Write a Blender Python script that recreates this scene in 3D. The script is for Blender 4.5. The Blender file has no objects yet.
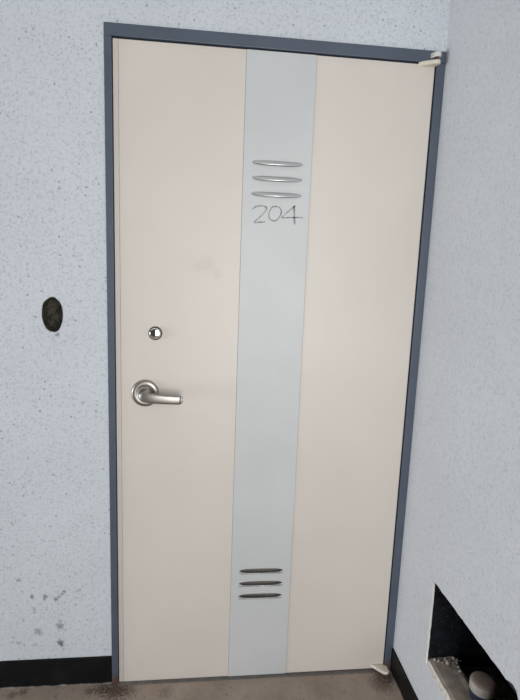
import bpy, bmesh, math, random
from mathutils import Vector, Matrix, noise
random.seed(7)
scn = bpy.context.scene
col = scn.collection
R_ = math.radians

# ------------------------------------------------------------------ sizes (metres)
W, H = 0.9229, 2.0            # door leaf opening
FL, FT = 0.0204, 0.0325       # visible frame widths
XR = 0.9493                   # plane of the right-hand wall
SL, SR = 0.3688, 0.5683       # centre panel

# ------------------------------------------------------------------ material helpers
class NT:
    def __init__(s, name):
        s.m = bpy.data.materials.new(name); s.m.use_nodes = True
        s.t = s.m.node_tree; s.n = s.t.nodes; s.n.clear()
        s.out = s.n.new('ShaderNodeOutputMaterial'); s.b = s.n.new('ShaderNodeBsdfPrincipled')
        s.t.links.new(s.b.outputs[0], s.out.inputs[0])
        s.co = s.n.new('ShaderNodeTexCoord').outputs['Object']
    def link(s, a, b): s.t.links.new(a, b)
    def put(s, sock, v):
        if hasattr(v, 'is_output'): s.link(v, sock)
        else: sock.default_value = v
    def math(s, op, a, b=0.0, clamp=False):
        n = s.n.new('ShaderNodeMath'); n.operation = op; n.use_clamp = clamp
        s.put(n.inputs[0], a); s.put(n.inputs[1], b); return n.outputs[0]
    def mix(s, f, a, b):
        n = s.n.new('ShaderNodeMix'); n.data_type = 'RGBA'
        s.put(n.inputs['Factor'], f)
        for i, v in ((6, a), (7, b)):
            s.put(n.inputs[i], v if hasattr(v, 'is_output') else (*v[:3], 1))
        return n.outputs[2]
    def ramp(s, f, lo, hi):
        n = s.n.new('ShaderNodeMapRange'); n.clamp = True
        s.put(n.inputs[0], f); n.inputs[1].default_value = lo; n.inputs[2].default_value = hi
        return n.outputs[0]
    def noise(s, scale, detail=3, rough=.5, vec=None):
        n = s.n.new('ShaderNodeTexNoise'); s.link(vec or s.co, n.inputs['Vector'])
        n.inputs['Scale'].default_value = scale; n.inputs['Detail'].default_value = detail
        n.inputs['Roughness'].default_value = rough
        return n.outputs['Fac']
    def voro(s, scale, vec=None):
        n = s.n.new('ShaderNodeTexVoronoi'); s.link(vec or s.co, n.inputs['Vector'])
        n.inputs['Scale'].default_value = scale
        return n.outputs['Distance'], n.outputs['Color']
    def sep(s, v):
        n = s.n.new('ShaderNodeSeparateXYZ'); s.link(v, n.inputs[0]); return n.outputs
    def scalevec(s, v):
        n = s.n.new('ShaderNodeVectorMath'); n.operation = 'MULTIPLY'
        s.link(s.co, n.inputs[0]); n.inputs[1].default_value = v; return n.outputs[0]
    def blot(s, p, r):            # round mask at a point, edge broken by noise
        n = s.n.new('ShaderNodeVectorMath'); n.operation = 'DISTANCE'
        s.link(s.co, n.inputs[0]); n.inputs[1].default_value = p
        d = s.math('ADD', n.outputs['Value'], s.math('MULTIPLY', s.math('SUBTRACT', s.noise(140, 2), .5), r * 1.8))
        return s.math('SUBTRACT', 1.0, s.ramp(d, r * .35, r), True)
    def bump(s, h, strength=.2, dist=.001):
        n = s.n.new('ShaderNodeBump'); n.inputs['Strength'].default_value = strength
        n.inputs['Distance'].default_value = dist; s.link(h, n.inputs['Height'])
        s.link(n.outputs[0], s.b.inputs['Normal'])
    def set(s, color, rough=.5, metal=0., spec=None, coat=None):
        s.put(s.b.inputs['Base Color'], color if hasattr(color, 'is_output') else (*color[:3], 1))
        s.put(s.b.inputs['Roughness'], rough); s.b.inputs['Metallic'].default_value = metal
        if spec is not None: s.b.inputs['Specular IOR Level'].default_value = spec
        return s.m

def paint(name, c, rough, var=.06, scale=6, metal=0., bump=0., bscale=300, spec=None):
    k = NT(name)
    d = tuple(x * (1 - var) for x in c); l = tuple(min(1, x * (1 + var)) for x in c)
    f = k.ramp(k.noise(scale, 4, .6), .3, .7)
    if bump: k.bump(k.noise(bscale, 2), bump, .0006)
    return k.set(k.mix(f, d, l), rough, metal, spec)

def speckled(name, base, marks=()):
    k = NT(name)
    cloud = k.ramp(k.noise(3.5, 4, .6), .3, .7)
    c = k.mix(cloud, tuple(x * .965 for x in base), tuple(x * 1.03 for x in base))
    # fine soft mottling of the sprayed finish
    c = k.mix(k.math('MULTIPLY', k.ramp(k.noise(105, 3, .6), .46, .72), .30), c, tuple(x * .62 for x in base))
    # faint and dark flecks
    for scale, rad, gate, tone, amt in ((92, .42, .45, (.30, .31, .33), .44), (150, .42, .50, (.20, .21, .23), .42), (54, .23, .70, (.08, .08, .09), .62)):
        d, cc = k.voro(scale)
        d = k.math('ADD', d, k.math('MULTIPLY', k.math('SUBTRACT', k.noise(scale * 3, 1), .5), .16))
        m = k.math('SUBTRACT', 1.0, k.ramp(d, rad * .25, rad), True)
        g = k.math('GREATER_THAN', k.sep(cc)[0], gate)
        c = k.mix(k.math('MULTIPLY', k.math('MULTIPLY', m, g), amt), c, tone)
    for (x, y, z, r, a) in marks:
        c = k.mix(k.math('MULTIPLY', k.blot((x, y, z), r), a * .75), c, (.06, .058, .062))
    k.bump(k.noise(260, 3, .6), .25, .0008)
    return k.set(c, .72, 0, .3)

WALLC = (.522, .563, .606)
scuffs = [(-.168, 0, .342, .0085, .8), (-.176, 0, .334, .007, .7), (-.185, 0, .325, .0075, .6), (-.195, 0, .316, .0095, .9),
          (-.228, 0, .327, .010, .95), (-.228, 0, .316, .006, .5), (-.268, 0, .328, .009, .85), (-.185, 0, .219, .015, .8), (-.184, 0, .236, .008, .45),
          (-.184, 0, .159, .015, 1.0), (-.182, 0, .148, .008, .8), (-.255, 0, .203, .016, .5), (-.247, 0, .194, .010, .4), (-.264, 0, .285, .009, .4),
          (-.263, 0, .272, .008, .4), (-.121, 0, .346, .008, .45), (-.131, 0, .341, .006, .35), (-.307, 0, .386, .009, .6), (-.179, 0, .261, .006, .35),
          (-.318, 0, .163, .008, .5), (-.176, 0, .133, .007, .4), (-.264, 0, .155, .010, .35), (-.166, 0, 1.178, .009, .7)]
M = {}
M['wall'] = speckled('speckled_wall_paint', WALLC, scuffs)
M['wall_r'] = speckled('speckled_wall_paint_right', (.548, .572, .603))
def door_paint():
    k = NT('beige_door_paint')
    f = k.ramp(k.noise(2.2, 4, .55), .3, .72)
    c = k.mix(f, (.542, .508, .465), (.578, .544, .501))
    # handling grime: faint greenish smears
    g = k.math('MULTIPLY', k.ramp(k.noise(7, 4, .65, k.scalevec((1, 1, .6))), .56, .75), .18)
    c = k.mix(g, c, (.50, .50, .42))
    for p, r, a in (((.27, 0, 1.40), .03, .16), ((.30, 0, 1.37), .02, .18), ((.24, 0, 1.39), .02, .15)):
        c = k.mix(k.math('MULTIPLY', k.blot(p, r), a), c, (.33, .31, .27))
    k.bump(k.noise(420, 2), .06, .0004)
    return k.set(c, k.math('ADD', k.math('MULTIPLY', k.noise(9, 3), .14), .36), 0, .42)
M['door'] = door_paint()
def panel_paint():
    k = NT('pale_grey_panel_paint')
    c = k.mix(k.ramp(k.noise(4, 4, .6), .3, .7), (.462, .480, .487), (.500, .518, .523))
    return k.set(c, k.math('ADD', k.math('MULTIPLY', k.noise(14, 3), .10), .38), .0, .4)
M['panel'] = panel_paint()
M['louver'] = paint('pressed_louver_metal', (.52, .535, .545), .2, .04, 8, .6)
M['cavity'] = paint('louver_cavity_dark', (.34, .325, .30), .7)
def ink():
    k = NT('faded_marker_line')
    return k.set(k.mix(k.ramp(k.noise(110, 3, .6), .35, .68), (.15, .155, .16), (.38, .395, .40)), .6, 0, .3)
M['ink'] = ink()
def frame_paint():
    k = NT('slate_frame_paint')
    c = k.mix(k.ramp(k.noise(9, 4), .3, .7), (.058, .074, .104), (.070, .090, .122))
    z = k.sep(k.co)[2]
    n = k.noise(55, 4, .65)
    rust = k.math('MULTIPLY', k.math('SUBTRACT', 1.0, k.ramp(k.math('ADD', z, k.math('MULTIPLY', k.math('SUBTRACT', n, .5), .10)), .012, .055), True), .9)
    c = k.mix(rust, c, (.075, .035, .022))
    chips = k.math('MULTIPLY', k.ramp(k.noise(75, 3), .69, .74), k.math('SUBTRACT', 1.0, k.ramp(z, .05, .5), True))
    c = k.mix(chips, c, (.06, .05, .045))
    return k.set(c, k.math('ADD', k.math('MULTIPLY', rust, .35), .42), 0, .45)
M['frame'] = frame_paint()
M['sill'] = paint('shaded_threshold_metal', (.095, .088, .083), .6, .25, 40)  # metal colour darkened to carry the shadow band below the leaf
M['nickel'] = paint('satin_nickel', (.36, .35, .33), .40, .06, 40, 1.0)
M['chrome'] = paint('polished_chrome', (.86, .84, .81), .10, .03, 20, 1.0)
M['black_slot'] = paint('keyway_black', (.01, .01, .01), .6)
M['hinge'] = paint('pivot_beige_metal', (.62, .57, .49), .40, .10, 60, .15)
M['hinge_white'] = paint('pivot_grey_metal', (.60, .60, .57), .38, .08, 60, .35)
M['rust'] = paint('rusty_pivot_iron', (.060, .037, .029), .85, .45, 110, 0, .5, 220)
def rubber():
    k = NT('black_rubber_skirting')
    z = k.sep(k.co)[2]
    dust = k.math('MULTIPLY', k.math('SUBTRACT', 1.0, k.ramp(k.math('ADD', z, k.math('MULTIPLY', k.noise(45, 3), .012)), .006, .014), True), .75)
    c = k.mix(k.ramp(k.noise(14, 4), .5, .8), (.004, .0045, .005), (.010, .011, .012))
    c = k.mix(dust, c, (.40, .36, .33))
    return k.set(c, .5, 0, .16)
M['rubber'] = rubber()
def concrete_floor():
    k = NT('brown_concrete_floor')
    c = k.mix(k.ramp(k.noise(7, 6, .65), .3, .7), (.215, .170, .138), (.310, .252, .210))
    c = k.mix(k.math('MULTIPLY', k.ramp(k.noise(38, 5, .7), .55, .75), .55), c, (.36, .31, .275))
    c = k.mix(k.math('MULTIPLY', k.ramp(k.noise(60, 3, .6), .62, .72), .7), c, (.09, .07, .058))
    for p, r, a in (((-.008, -.03, 0), .055, .85), ((-.055, -.025, 0), .035, .6), ((.035, -.035, 0), .04, .5), ((-.09, -.03, 0), .02, .5),
                    ((-.30, -.02, 0), .02, .6), ((-.33, -.03, 0), .02, .5), ((.895, -.06, 0), .05, .6), ((.92, -.03, 0), .04, .6), ((.16, -.05, 0), .03, .3)):
        c = k.mix(k.math('MULTIPLY', k.blot(p, r), a), c, (.052, .030, .022))
    k.bump(k.noise(90, 5, .65), .35, .002)
    return k.set(c, .82, 0, .25)
M['floor'] = concrete_floor()
def hole_mat():
    k = NT('broken_plaster_dark')
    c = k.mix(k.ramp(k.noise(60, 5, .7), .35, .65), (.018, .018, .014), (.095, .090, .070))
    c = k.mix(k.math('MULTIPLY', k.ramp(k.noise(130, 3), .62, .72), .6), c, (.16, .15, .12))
    k.bump(k.noise(70, 5, .7), .9, .01)
    return k.set(c, .95, 0, .1)
M['hole'] = hole_mat()
def tar():
    k = NT('black_bitumen')
    d, cc = k.voro(150)
    m = k.math('MULTIPLY', k.math('SUBTRACT', 1.0, k.ramp(d, .12, .25), True), k.math('GREATER_THAN', k.sep(cc)[0], .8))
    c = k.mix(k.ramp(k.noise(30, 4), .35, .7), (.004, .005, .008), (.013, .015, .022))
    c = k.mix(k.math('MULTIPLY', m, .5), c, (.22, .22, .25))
    k.bump(k.noise(90, 4), .5, .004)
    return k.set(c, .8, 0, .2)
M['tar'] = tar()
M['mortar'] = paint('rough_mortar', (.26, .225, .195), .9, .25, 30, 0, .6, 150)
M['plaster'] = paint('raw_plaster_edge', (.56, .52, .46), .9, .18, 70, 0, .6, 260)
M['white_plaster'] = paint('white_plaster_cut', (.74, .73, .72), .85, .08, 90)
M['crumb'] = paint('pale_mortar', (.36, .33, .285), .95, .2, 120)
M['pipe_cap'] = paint('dusty_brown_plug', (.30, .235, .20), .75, .12, 60)
M['pipe_rim'] = paint('pale_plastic_rim', (.42, .385, .36), .6, .08, 80)
M['pipe_body'] = paint('dark_blue_plastic', (.02, .026, .05), .5, .2, 40)

# ------------------------------------------------------------------ mesh helpers
def link(name, bm, mats, parent=None, smooth=False, bevel=0, seg=2, solid=0):
    bmesh.ops.recalc_face_normals(bm, faces=bm.faces)
    me = bpy.data.meshes.new(name); bm.to_mesh(me); bm.free()
    for m in (mats if isinstance(mats, (list, tuple)) else [mats]): me.materials.append(m)
    o = bpy.data.objects.new(name, me); col.objects.link(o)
    if parent: o.parent = parent
    if smooth:
        for p in me.polygons: p.use_smooth = True
    if bevel:
        b = o.modifiers.new('bevel', 'BEVEL'); b.width = bevel; b.segments = seg; b.limit_method = 'ANGLE'; b.angle_limit = R_(40)
    return o
def tag(o, label=None, cat=None, kind=None, group=None):
    for k, v in (('label', label), ('category', cat), ('kind', kind), ('group', group)):
        if v: o[k] = v
    return o
def empty(name, loc=(0, 0, 0)):
    o = bpy.data.objects.new(name, None); o.empty_display_size = .05; o.location = loc; col.objects.link(o); return o
def box(bm, x0, x1, y0, y1, z0, z1, mi=0):
    v = [bm.verts.new((x, y, z)) for x in (x0, x1) for y in (y0, y1) for z in (z0, z1)]
    for q in ((0, 1, 3, 2), (4, 6, 7, 5), (0, 4, 5, 1), (2, 3, 7, 6), (0, 2, 6, 4), (1, 5, 7, 3)):
        f = bm.faces.new([v[i] for i in q]); f.material_index = mi
def boxobj(name, dims, mat, parent=None, bevel=.001):
    bm = bmesh.new(); box(bm, *dims); return link(name, bm, mat, parent, bevel=bevel)
def slab_with_holes(outer, holes, to3, depth):
    """flat outline with holes, extruded by the vector depth: a solid with through openings"""
    bm = bmesh.new()
    for loop in [outer] + holes:
        vs = [bm.verts.new(to3(*p)) for p in loop]
        for i in range(len(vs)): bm.edges.new((vs[i], vs[(i + 1) % len(vs)]))
    r = bmesh.ops.triangle_fill(bm, use_beauty=True, edges=bm.edges[:])
    fs = [g for g in r['geom'] if isinstance(g, bmesh.types.BMFace)]
    e = bmesh.ops.extrude_face_region(bm, geom=fs, use_keep_orig=True)
    bmesh.ops.translate(bm, vec=depth, verts=[g for g in e['geom'] if isinstance(g, bmesh.types.BMVert)])
    return bm
def ring_sweep(bm, rings, cap=(True, True), mi=0):
    vv = [[bm.verts.new(p) for p in r] for r in rings]
    n = len(rings[0])
    for a, b in zip(vv, vv[1:]):
        for i in range(n):
            f = bm.faces.new((a[i], a[(i + 1) % n], b[(i + 1) % n], b[i])); f.material_index = mi
    if cap[0]: bm.faces.new(vv[0][::-1]).material_index = mi
    if cap[1]: bm.faces.new(vv[-1]).material_index = mi
def lathe(bm, prof, c, axis='y', n=48, mi=0):
    """prof: (radius, distance along the axis)"""
    rings = []
    for r, h in prof:
        ring = []
        for i in range(n):
            a = 2 * math.pi * i / n; u, w = r * math.cos(a), r * math.sin(a)
            ring.append((c[0] + u, c[1] + h, c[2] + w) if axis == 'y' else (c[0] + u, c[1] + w, c[2] + h))
        rings.append(ring)
    ring_sweep(bm, rings, mi=mi)
def catmull(pts, k=6):
    P = [Vector(p) for p in pts]; out = []
    for i in range(len(P) - 1):
        a, b, c, d = P[max(i - 1, 0)], P[i], P[i + 1], P[min(i + 2, len(P) - 1)]
        for j in range(k):
            t = j / k
            out.append(.5 * ((2 * b) + (c - a) * t + (2 * a - 5 * b + 4 * c - d) * t * t + (3 * b - a - 3 * c + d) * t ** 3))
    return out + [P[-1]]

# ------------------------------------------------------------------ floor and walls
bm = bmesh.new(); box(bm, -2.2, XR + .35, -3.2, .16, -.12, 0)
floor = tag(link('floor', bm, M['floor']), 'brown stained bare concrete floor in front of the door', 'floor', 'structure')

def oval(cx, cz, a, b, n=40, jit=.06, seed=3):
    out = []
    for i in range(n):
        t = 2 * math.pi * i / n
        k = 1 + jit * 2 * noise.noise(Vector((math.cos(t) * 1.6, math.sin(t) * 1.6, seed)))
        ca, sa = math.cos(t), math.sin(t)
        out.append((cx + a * k * math.copysign(abs(ca) ** .95, ca), cz + b * k * math.copysign(abs(sa) ** .95, sa)))
    return out
HOLE = oval(-.178, 1.2372, .0300, .0505, 48, .035)
wall_outline = [(-2.2, 0), (-FL, 0), (-FL, H + FT), (XR, H + FT), (XR, 2.75), (-2.2, 2.75)]
bm = slab_with_holes(wall_outline, [HOLE], lambda x, z: (x, 0, z), (0, .045, 0))
wall_back = tag(link('wall_back', bm, M['wall']), 'pale grey speckled wall around the door, with an oval hole left of it', 'wall', 'structure')
# the broken hole: rough tube closed by a lumpy bottom
bm = bmesh.new(); n = len(HOLE); cx, cz = -.178, 1.2372
rings = []
for d, s in ((-.0005, 1.0), (.004, .975), (.012, .96), (.025, .96), (.040, .9), (.050, .62), (.046, .34), (.052, .12)):
    ring = []
    for i, (x, z) in enumerate(HOLE):
        j = noise.noise(Vector((x * 55, d * 60, z * 55)))
        k = s * (1 - (.14 * abs(j) if d > .005 else 0)) if d > .001 else 1.012
        ring.append((cx + (x - cx) * k, d + (.010 * j if d > .02 else 0), cz + (z - cz) * k))
    rings.append(ring)
ring_sweep(bm, rings, cap=(False, True))
hole = link('hole', bm, M['hole'], wall_back, smooth=True); tag(hole, 'dark broken oval hole in the wall')

# right wall with a ragged rectangular opening low down
def ragged(pts, amp, step=.012, seed=0):
    out = []
    for i, p in enumerate(pts):
        q = pts[(i + 1) % len(pts)]; L = math.hypot(q[0] - p[0], q[1] - p[1]); k = max(1, int(L / step))
        for j in range(k):
            t = j / k; a = p[0] + (q[0] - p[0]) * t; b = p[1] + (q[1] - p[1]) * t
            nv = noise.noise(Vector((a * 60, b * 60, seed)))
            out.append((a - amp * nv * (q[1] - p[1]) / L, b + amp * nv * (q[0] - p[0]) / L))
    return out
OPEN = [(-.2365, .507), (-.2385, .40), (-.2375, .31), (-.238, .236), (-.45, .230), (-.642, .228), (-.641, .485), (-.638, .505), (-.630, .516), (-.617, .520), (-.604, .517), (-.594, .5115)]
OPEN = ragged(OPEN, .0022, .011, 5)
rw_outline = [(0.16, 0), (0.16, 2.75), (-2.0, 2.75), (-2.0, 0)]
bm = slab_with_holes(rw_outline, [OPEN], lambda y, z: (XR, y, z), (.006, 0, 0))
for fc in bm.faces:
    fc.normal_update()
    if abs(fc.normal.x) < .5: fc.material_index = 1      # cut edge shows raw white plaster
wall_right = tag(link('wall_right', bm, [M['wall_r'], M['white_plaster']]), 'pale grey speckled side wall with a rectangular opening near the floor', 'wall', 'structure')
# lining of the opening
bm = bmesh.new()
y0, y1, z0, z1, x1 = -.66, -.2355, .10, .53, XR + .24
XF = XR + .0055
def quad(bm, *p):
    bm.faces.new([bm.verts.new(q) for q in p])
yn, zt, zb, yf = -.2320, .526, .205, -.650
quad(bm, (XF, yn, zb), (x1, yn, zb), (x1, yn, zt), (XF, yn, zt))                     # far cheek
quad(bm, (x1, yn, zb), (x1, yf, zb), (x1, yf, zt), (x1, yn, zt))                # back
quad(bm, (XF, yn, zt), (x1, yn, zt), (x1, yf, zt), (XF, yf, zt))                # soffit
quad(bm, (XF, yf, zb), (x1, yf, zb), (x1, yf, zt), (XF, yf, zt))          # near cheek
bmesh.ops.remove_doubles(bm, verts=bm.verts, dist=1e-5)
bmesh.ops.subdivide_edges(bm, edges=bm.edges[:], cuts=14, use_grid_fill=True)
for v in bm.verts:
    if v.co.x > XF + .005:
        j = noise.noise(v.co * 22)
        v.co.y -= .004 * abs(j); v.co.z -= .003 * abs(j)
lining = link('niche_lining', bm, M['tar'], wall_right, smooth=True); tag(lining, 'black bitumen lining inside the opening')
# sill of the opening
bm = bmesh.new(); ny = 60; rings = []
for i in range(ny + 1):
    y = -.2335 - (.648 - .2335) * i / ny
    j = lambda s, q: .004 * noise.noise(Vector((y * 30, s, q)))
    prof = [(XR + .0062, .206), (XR + .0062, .2330 + j(1, 1) * .4), (XR + .0095, .2440 + j(2, 1)), (XR + .020, .2475 + j(3, 1) * .6), (XR + .048, .2480 + j(4, 1) * .5), (XR + .066, .2475 + j(5, 1)),
            (XR + .080, .2500 + j(6, 1) * 1.5), (XR + .092, .2470 + j(7, 2) * 1.5), (XR + .098 + j(3, 3), .236), (XR + .102 + j(4, 3), .210), (XR + .235, .206), (XR + .235, .200)]
    rings.append([(a, y, b) for a, b in prof])
ring_sweep(bm, rings)
for f in bm.faces:
    c = f.calc_center_median()
    f.material_index = 1 if (c.x < XR + .0125) else (2 if c.x > XR + .096 else 0)
sill = link('niche_sill', bm, [M['mortar'], M['plaster'], M['hole']], wall_right); tag(sill, 'grey brown mortar sill of the opening')

bm = bmesh.new(); box(bm, -2.2, XR + .01, -1.75, .16, 2.46, 2.56)  # unseen ceiling, added to hold back sky light from above
tag(link('ceiling', bm, paint('dull_white_ceiling', (.55, .55, .54), .8)), 'plain dull white unseen ceiling above the landing, added to block light from above', 'ceiling', 'structure')
# skirtings
def skirting(name, pts, label):
    bm = bmesh.new(); (xa, ya), (xb, yb) = pts
    t = .006
    if ya == yb: box(bm, xa, xb, -t, -.0002, .0004, .0985)
    else: box(bm, XR - t, XR - .0002, ya, yb, .0004, .0905)
    if ya == yb:
        for v in bm.verts:
            if v.co.z > .05: v.co.z += .0045 * max(-1, min(1, (v.co.x + .2) / .18))
    return tag(link(name, bm, M['rubber'], bevel=.0022), label, 'baseboard', 'structure')
skirting('baseboard_left', ((-2.2, 0), (-FL - .0006, 0)), 'black rubber baseboard left of the door frame')
skirting('baseboard_right', ((0, -2.0), (0, -.0075)), 'black rubber baseboard along the right-hand wall')

# ------------------------------------------------------------------ door frame
frame = tag(empty('trim_1', (W / 2, 0, 0)), 'slate grey metal frame around the beige door', 'door frame', 'structure')
def fpart(name, solids, lab=None):
    bm = bmesh.new()
    for s in solids: box(bm, *s)
    o = link(name, bm, M['frame'], bevel=.0015); o.parent = frame; o.matrix_parent_inverse = Matrix.Translation((-W / 2, 0, 0))
    return o
FY = -.006
fpart('jamb', [(-FL, 0, FY, .155, .0005, H), (0, .015, .049, .155, .0005, H - .001)])
fpart('jamb', [(W + .0005, XR - .0004, FY, .155, .0005, H), (W - .015, W + .0005, .049, .155, .0005, H - .001)])
fpart('head', [(-FL, XR - .0004, FY, .155, H + .0003, H + FT), (0, W, .049, .155, H - .015, H + .0003)])
tag(boxobj('trim_2', (.0006, W - .0006, -.0145, -.0006, .0004, .0026), M['sill'], None, .001), 'thin grey metal threshold strip, darkened with the shadow under the door', 'threshold', 'structure')

# ------------------------------------------------------------------ the door
door = tag(empty('door_1', (W / 2, 0, 0)), 'beige metal door with pale grey centre panel, lever handle and handwritten 204', 'door', 'structure')
def dpart(o, label=None, parent=door):
    o.parent = parent
    if parent is door: o.matrix_parent_inverse = Matrix.Translation((-W / 2, 0, 0))
    if label: o['label'] = label
    return o
ZB, ZT = .0062, H - .0038
bm = bmesh.new()
box(bm, .0166, SL - .0003, 0, .044, ZB, ZT); box(bm, SR + .0003, W - .0030, 0, .044, ZB, ZT)
box(bm, SL - .0003, SR + .0003, .026, .044, ZB, ZT, 1)
sag = lambda x: -.0056 + .0040 * x / W          # the leaf hangs a touch low on the lock side
for v in bm.verts:
    if v.co.z < .1: v.co.z += sag(v.co.x)
leaf = dpart(link('leaf', bm, [M['door'], M['cavity']], bevel=.0014))
dpart(boxobj('edge_strip', (.0022, .0163, .0003, .044, .0005, ZT), M['door'], None, .0007))

LX = ((SL + SR) / 2, .0745)
LOUV = [1.695, 1.6515, 1.607, .3965, .3505, .3045]
LOW = lambda z: z < 1
def prof(s): return max(0., 1 - abs(s) ** 4) ** .6
slots = []
for zc in LOUV:
    zs = zc + (.0010 if LOW(zc) else 0); hs = .0086 if LOW(zc) else .0062
    up = [(LX[0] + LX[1] * math.sin(t) * .985, zs + hs * prof(math.sin(t))) for t in [math.pi * (i / 20 - .5) for i in range(1, 20)]]
    lo = [(x, 2 * zs - z) for x, z in up][::-1]
    slots.append([(LX[0] - LX[1] * .985, zs)] + up + [(LX[0] + LX[1] * .985, zs)] + lo)
bm = slab_with_holes([(SL, ZB - .0035), (SR, ZB - .0025), (SR, ZT - .0005), (SL, ZT - .0005)], slots, lambda x, z: (x, -.0016, z), (0, .0030, 0))
panel = dpart(link('center_panel', bm, M['panel']), 'pale grey centre panel')
def pchild(o, label=None):
    o.parent = panel; o.matrix_parent_inverse = Matrix.Translation((-W / 2, 0, 0)) if False else Matrix()
    if label: o['label'] = label
    return o
def louver_mesh(power, depth=.0100):
    bm = bmesh.new(); ns, nt = 40, 8
    grids = []
    for off in (0, .0009):
        g = []
        for i in range(ns + 1):
            s = math.sin(math.pi * (i / ns - .5)); p = prof(s); row = []
            for j in range(nt + 1):
                t = j / nt
                y = -.0017 - (depth - off) * p ** .5 * (.25 + .75 * (1 - s * s)) * math.sin(t * math.pi / 2) ** power + off * .3
                z = .0030 + .0052 * p - (.0112 * p + .0030) * t ** 1.15 - off * (1 - t)
                row.append(bm.verts.new((LX[1] * s, y, z)))
            g.append(row)
        grids.append(g)
    for k, g in enumerate(grids):
        for i in range(ns):
            for j in range(nt):
                q = (g[i][j], g[i + 1][j], g[i + 1][j + 1], g[i][j + 1])
                bm.faces.new(q if k == 0 else q[::-1]).material_index = k
    a, b = grids
    for i in range(ns):
        bm.faces.new((a[i][nt], a[i + 1][nt], b[i + 1][nt], b[i][nt]))
        bm.faces.new((a[i][0], b[i][0], b[i + 1][0], a[i + 1][0]))
    return bm
lv = pchild(link('louver', louver_mesh(.55), [M['louver'], M['cavity']], smooth=True))
for i, zc in enumerate(LOUV):
    if zc == .3965: lv = pchild(link('louver', louver_mesh(1.0, .0050), [M['louver'], M['cavity']], smooth=True)); o = lv
    elif i == 0: o = lv
    else: o = lv.copy(); col.objects.link(o)
    o.location = (LX[0], 0, zc - (.0072 if LOW(zc) else 0))
    if LOW(zc): o.rotation_euler = (0, math.pi, 0); o.scale = (1, 1, .5)

# handwritten number, drawn in soft grey marker
STROKES = [
    ([(.3988, 1.563), (.4092, 1.571), (.4262, 1.5747), (.4392, 1.5712), (.4395, 1.563), (.4313, 1.5522), (.4189, 1.5392), (.4053, 1.5261), (.4237, 1.5278), (.4387, 1.5285)], .0019),
    ([(.4680, 1.5735), (.4600, 1.5738), (.4544, 1.5678), (.4485, 1.553), (.4512, 1.5386), (.4644, 1.533), (.4771, 1.5399), (.485, 1.5569), (.4823, 1.5692), (.4713, 1.5748), (.4655, 1.5745)], .0019),
    ([(.5273, 1.5797), (.5085, 1.5642), (.4898, 1.5467), (.4902, 1.5430), (.5138, 1.5449), (.5508, 1.5467)], .0019),
    ([(.5224, 1.5794), (.5235, 1.565), (.5250, 1.545), (.5265, 1.5254)], .0029)]
bm = bmesh.new()
for pts, r in STROKES:
    P = catmull([(x, 0, z) for x, z in pts], 6); rings = []
    for i, p in enumerate(P):
        d = (P[min(i + 1, len(P) - 1)] - P[max(i - 1, 0)]).normalized(); nrm = Vector((-d.z, 0, d.x))
        rr = r * (1 + .35 * noise.noise(Vector((p.x * 90, 1, p.z * 90))))
        rings.append([p + nrm * rr + Vector((0, -.0018, 0)), p - nrm * rr + Vector((0, -.0018, 0)), p - nrm * rr + Vector((0, -.0015, 0)), p + nrm * rr + Vector((0, -.0015, 0))])
    ring_sweep(bm, rings)
pchild(link('room_number', bm, M['ink']), 'handwritten grey number 204')

# deadbolt cylinder
kc = (.1190, 0, 1.1885)
bm = bmesh.new()
lathe(bm, [(.0185, .001), (.0205, -.0005), (.0205, -.0025), (.0188, -.0042), (.0172, -.0046)], kc)
lock = dpart(link('lock_cylinder', bm, M['rust'], smooth=True), 'small round lock cylinder above the handle')
bm = bmesh.new()
lathe(bm, [(.0170, -.001), (.0170, -.0065), (.0164, -.0085), (.0150, -.0098), (.0115, -.0108), (.006, -.0115), (.0008, -.0117)], kc)
o = link('chrome_plug', bm, M['chrome'], smooth=True); o.parent = lock; o['label'] = 'domed bright chrome plug'
# lever handle
rc = (.0892, 0, 1.0035)
bm = bmesh.new()
lathe(bm, [(.040, .001), (.0415, -.001), (.0418, -.004), (.0405, -.0075), (.037, -.0098), (.033, -.0108), (.029, -.0112), (.0265, -.0105), (.0245, -.0095), (.018, -.0095), (.004, -.0095)], rc)
handle = dpart(link('lever_handle', bm, M['nickel'], smooth=True), 'satin nickel lever handle on a round rose')
bm = bmesh.new()
lathe(bm, [(.0165, -.0088), (.0160, -.013), (.0135, -.017), (.0120, -.024), (.0118, -.034)], rc, n=32)
o = link('spindle_neck', bm, M['nickel'], smooth=True); o.parent = handle
path = catmull([(.0760, -.0400, 1.0030), (.0800, -.0450, 1.0032), (.0890, -.0490, 1.0030), (.1050, -.0520, 1.0015), (.1300, -.0535, .9993), (.1600, -.0530, .9970), (.1850, -.0510, .9955), (.2000, -.0490, .9948), (.2050, -.0478, .9946)], 6)
half = lambda x: (.0030 + .0125 * min(1, max(0, (x - .0755) / .012)) ** .5) * (1 - .13 * max(0, (x - .10) / .1)) * (1 if x < .197 else max(.35, 1 - ((x - .197) / .010) ** 2))
bm = bmesh.new(); rings = []
for i, p in enumerate(path):
    d = (path[min(i + 1, len(path) - 1)] - path[max(i - 1, 0)]).normalized(); up = Vector((0, 0, 1)); side = d.cross(up).normalized(); up = side.cross(d)
    h = half(p.x); t = .0068 * (1 if .082 < p.x < .198 else .55); ring = []
    for k in range(20):
        a = 2 * math.pi * k / 20; ca, sa = math.cos(a), math.sin(a)
        ring.append(p + side * t * math.copysign(abs(ca) ** .7, ca) + up * h * math.copysign(abs(sa) ** .7, sa))
    rings.append(ring)
ring_sweep(bm, rings)
o = link('lever', bm, M['nickel'], smooth=True); o.parent = handle

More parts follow.
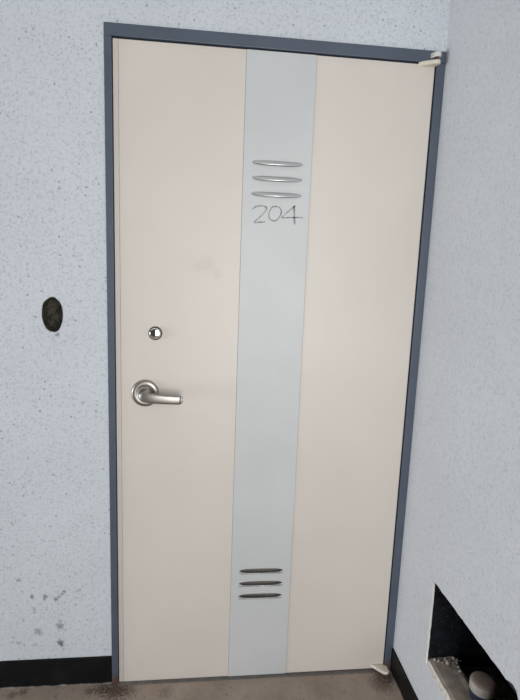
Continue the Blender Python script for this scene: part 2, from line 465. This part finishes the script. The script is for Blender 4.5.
# pivot hinges: one at the top corner, one at the foot
def wedge(bm, pts, z0, z1):
    a = [bm.verts.new((x, y, z0)) for x, y in pts]; b = [bm.verts.new((x, y, z1)) for x, y in pts]
    bm.faces.new(a[::-1]); bm.faces.new(b)
    for i in range(len(a)): bm.faces.new((a[i], a[(i + 1) % len(a)], b[(i + 1) % len(b)], b[i]))
bm = bmesh.new()
wedge(bm, [(.868, -.0002), (W - .004, -.0002), (.9215, -.007), (.9265, -.022), (.922, -.028), (.914, -.029), (.900, -.022)], 1.9900, 2.0020)
piv = dpart(link('pivot_hinge', bm, M['hinge'], bevel=.0025), 'beige pivot hinge at the top corner')
bm = bmesh.new(); lathe(bm, [(.0055, 2.001), (.0055, 2.0105)], (.9160, -.019, 0), 'z', 20)
o = link('pivot_pin', bm, M['rust'], smooth=False); o.parent = piv  # dark material puts the shade of the hinge gap into the pin
bm = bmesh.new()
wedge(bm, [(.900, -.0062), (.929, -.0062), (.928, -.021), (.923, -.027), (.913, -.027), (.906, -.021)], 2.0100, 2.0240)
o = link('hinge_bracket', bm, M['hinge_white'], bevel=.003); o.parent = frame; o.matrix_parent_inverse = Matrix.Translation((-W / 2, 0, 0)); o['label'] = 'pale hinge bracket screwed to the frame head'

bm = bmesh.new()
wedge(bm, [(.872, -.0002), (W - .004, -.0002), (.930, -.010), (.930, -.034), (.922, -.040), (.910, -.038), (.893, -.022)], .0105, .0215)
piv = dpart(link('pivot_hinge', bm, M['hinge'], bevel=.003), 'pale pivot hinge at the bottom corner')
bm = bmesh.new(); lathe(bm, [(.010, .0105), (.010, .0125)], (.917, -.024, 0), 'z', 20)
o = link('pivot_pin', bm, M['rust']); o.parent = piv
bm = bmesh.new()
wedge(bm, [(.884, -.0175), (.930, -.0175), (.932, -.050), (.922, -.062), (.902, -.058), (.889, -.040)], .0002, .011)
for v in bm.verts: v.co.x += .003 * noise.noise(v.co * 60)
tag(link('pivot_bearing', bm, M['rust'], bevel=.004), 'rusty brown pivot bearing block on the floor at the door corner', 'hinge block')

# ------------------------------------------------------------------ things in the opening
pc = (1.047, -.376, 0)
pipe = tag(empty('pipe_stub', (pc[0], pc[1], .207)), 'short dark blue pipe stub with brown top standing in the wall opening', 'pipe')
def ppart(name, pr_, m):
    bm = bmesh.new(); lathe(bm, pr_, pc, 'z', 40); o = link(name, bm, m, smooth=True); o.parent = pipe
    o.matrix_parent_inverse = Matrix.Translation((-pc[0], -pc[1], -.207))
    md = o.modifiers.new('edge', 'EDGE_SPLIT'); md.split_angle = R_(50); return o
ppart('body', [(.0325, .2065), (.0325, .272)], M['pipe_body'])
ppart('rim', [(.0320, .270), (.0336, .272), (.0338, .292), (.0332, .2955), (.030, .2962)], M['pipe_rim'])['label'] = 'pale rim around the pipe top'
ppart('plug', [(.0325, .2945), (.0325, .2965), (.0308, .2995), (.024, .3012), (.012, .3020), (.001, .3022)], M['pipe_cap'])['label'] = 'dusty brown plug closing the pipe'
bm = bmesh.new()
for i in range(26):
    t = random.random()
    if random.random() < .7: x, y = XR + .02 + .085 * t, -.244 - .016 * random.random()
    else: x, y = XR + .072 + .02 * random.random(), -.246 - .06 * random.random()
    r = random.uniform(.0018, .0055)
    g = bmesh.ops.create_icosphere(bm, subdivisions=1, radius=r, matrix=Matrix.Translation((x, y, .2495 + r * .55)) @ Matrix.Rotation(random.random() * 3, 4, 'Z'))
    for v in g['verts']: v.co += Vector((random.uniform(-1, 1), random.uniform(-1, 1), random.uniform(-1, 1))) * r * .3
tag(link('mortar_crumbs', bm, M['crumb']), 'pale mortar crumbs lying along the back of the opening sill', 'crumbs', 'stuff')

# parents above carry offsets: put every child back at its world place
bpy.context.view_layer.update()

# ------------------------------------------------------------------ camera
f = 489.297
cam = bpy.data.cameras.new('camera'); co = bpy.data.objects.new('camera', cam); col.objects.link(co)
Rm = Matrix(((0.99425494, 0.10515977, -0.01996337), (-0.10056546, 0.98161478, 0.16223135), (0.03665655, -0.15929169, 0.98655079)))
r, fw, up = Rm.col[0], Rm.col[1], Rm.col[2]
m = Matrix((r, up, -fw)).transposed().to_4x4(); m.translation = (.278114, -1.485406, 1.384814)
co.matrix_world = m
cam.sensor_fit = 'AUTO'; cam.sensor_width = 36; cam.lens = f * 36 / 700; cam.clip_start = .02
scn.camera = co

# ------------------------------------------------------------------ light: overcast daylight from the open side of the landing, plus two added fills
w = bpy.data.worlds.new('overcast_sky'); scn.world = w; w.use_nodes = True
nt = w.node_tree; bg = nt.nodes['Background']; bg.inputs[0].default_value = (.86, .93, 1.0, 1); bg.inputs[1].default_value = .05
def area(name, loc, target, sx, sy, power, color):
    l = bpy.data.lights.new(name, 'AREA'); l.shape = 'RECTANGLE'; l.size = sx; l.size_y = sy; l.energy = power; l.color = color
    o = bpy.data.objects.new(name, l); col.objects.link(o); o.location = loc
    o.rotation_euler = (Vector(target) - Vector(loc)).to_track_quat('-Z', 'Y').to_euler(); return o
area('daylight_opening', (.55, -3.2, 1.05), (.55, 0, 1.05), 1.0, 1.7, 40, (1.0, .985, .97))
area('added_right_fill', (.88, -2.15, 1.45), (.88, 0, 1.35), .7, 1.5, 20, (1.0, .98, .96))  # unseen area light, added to brighten the right half of the door
area('added_left_fill', (-3.6, -.9, .8), (.9, -.5, .8), 1.2, 1.3, 88, (.95, .975, 1.0))  # unseen area light, added on the left to brighten the right wall

vs = scn.view_settings
vs.view_transform = 'Standard'; vs.look = 'None'; vs.exposure = 0.06; vs.gamma = 1.0; vs.use_curve_mapping = False
scn.cycles.max_bounces = 8
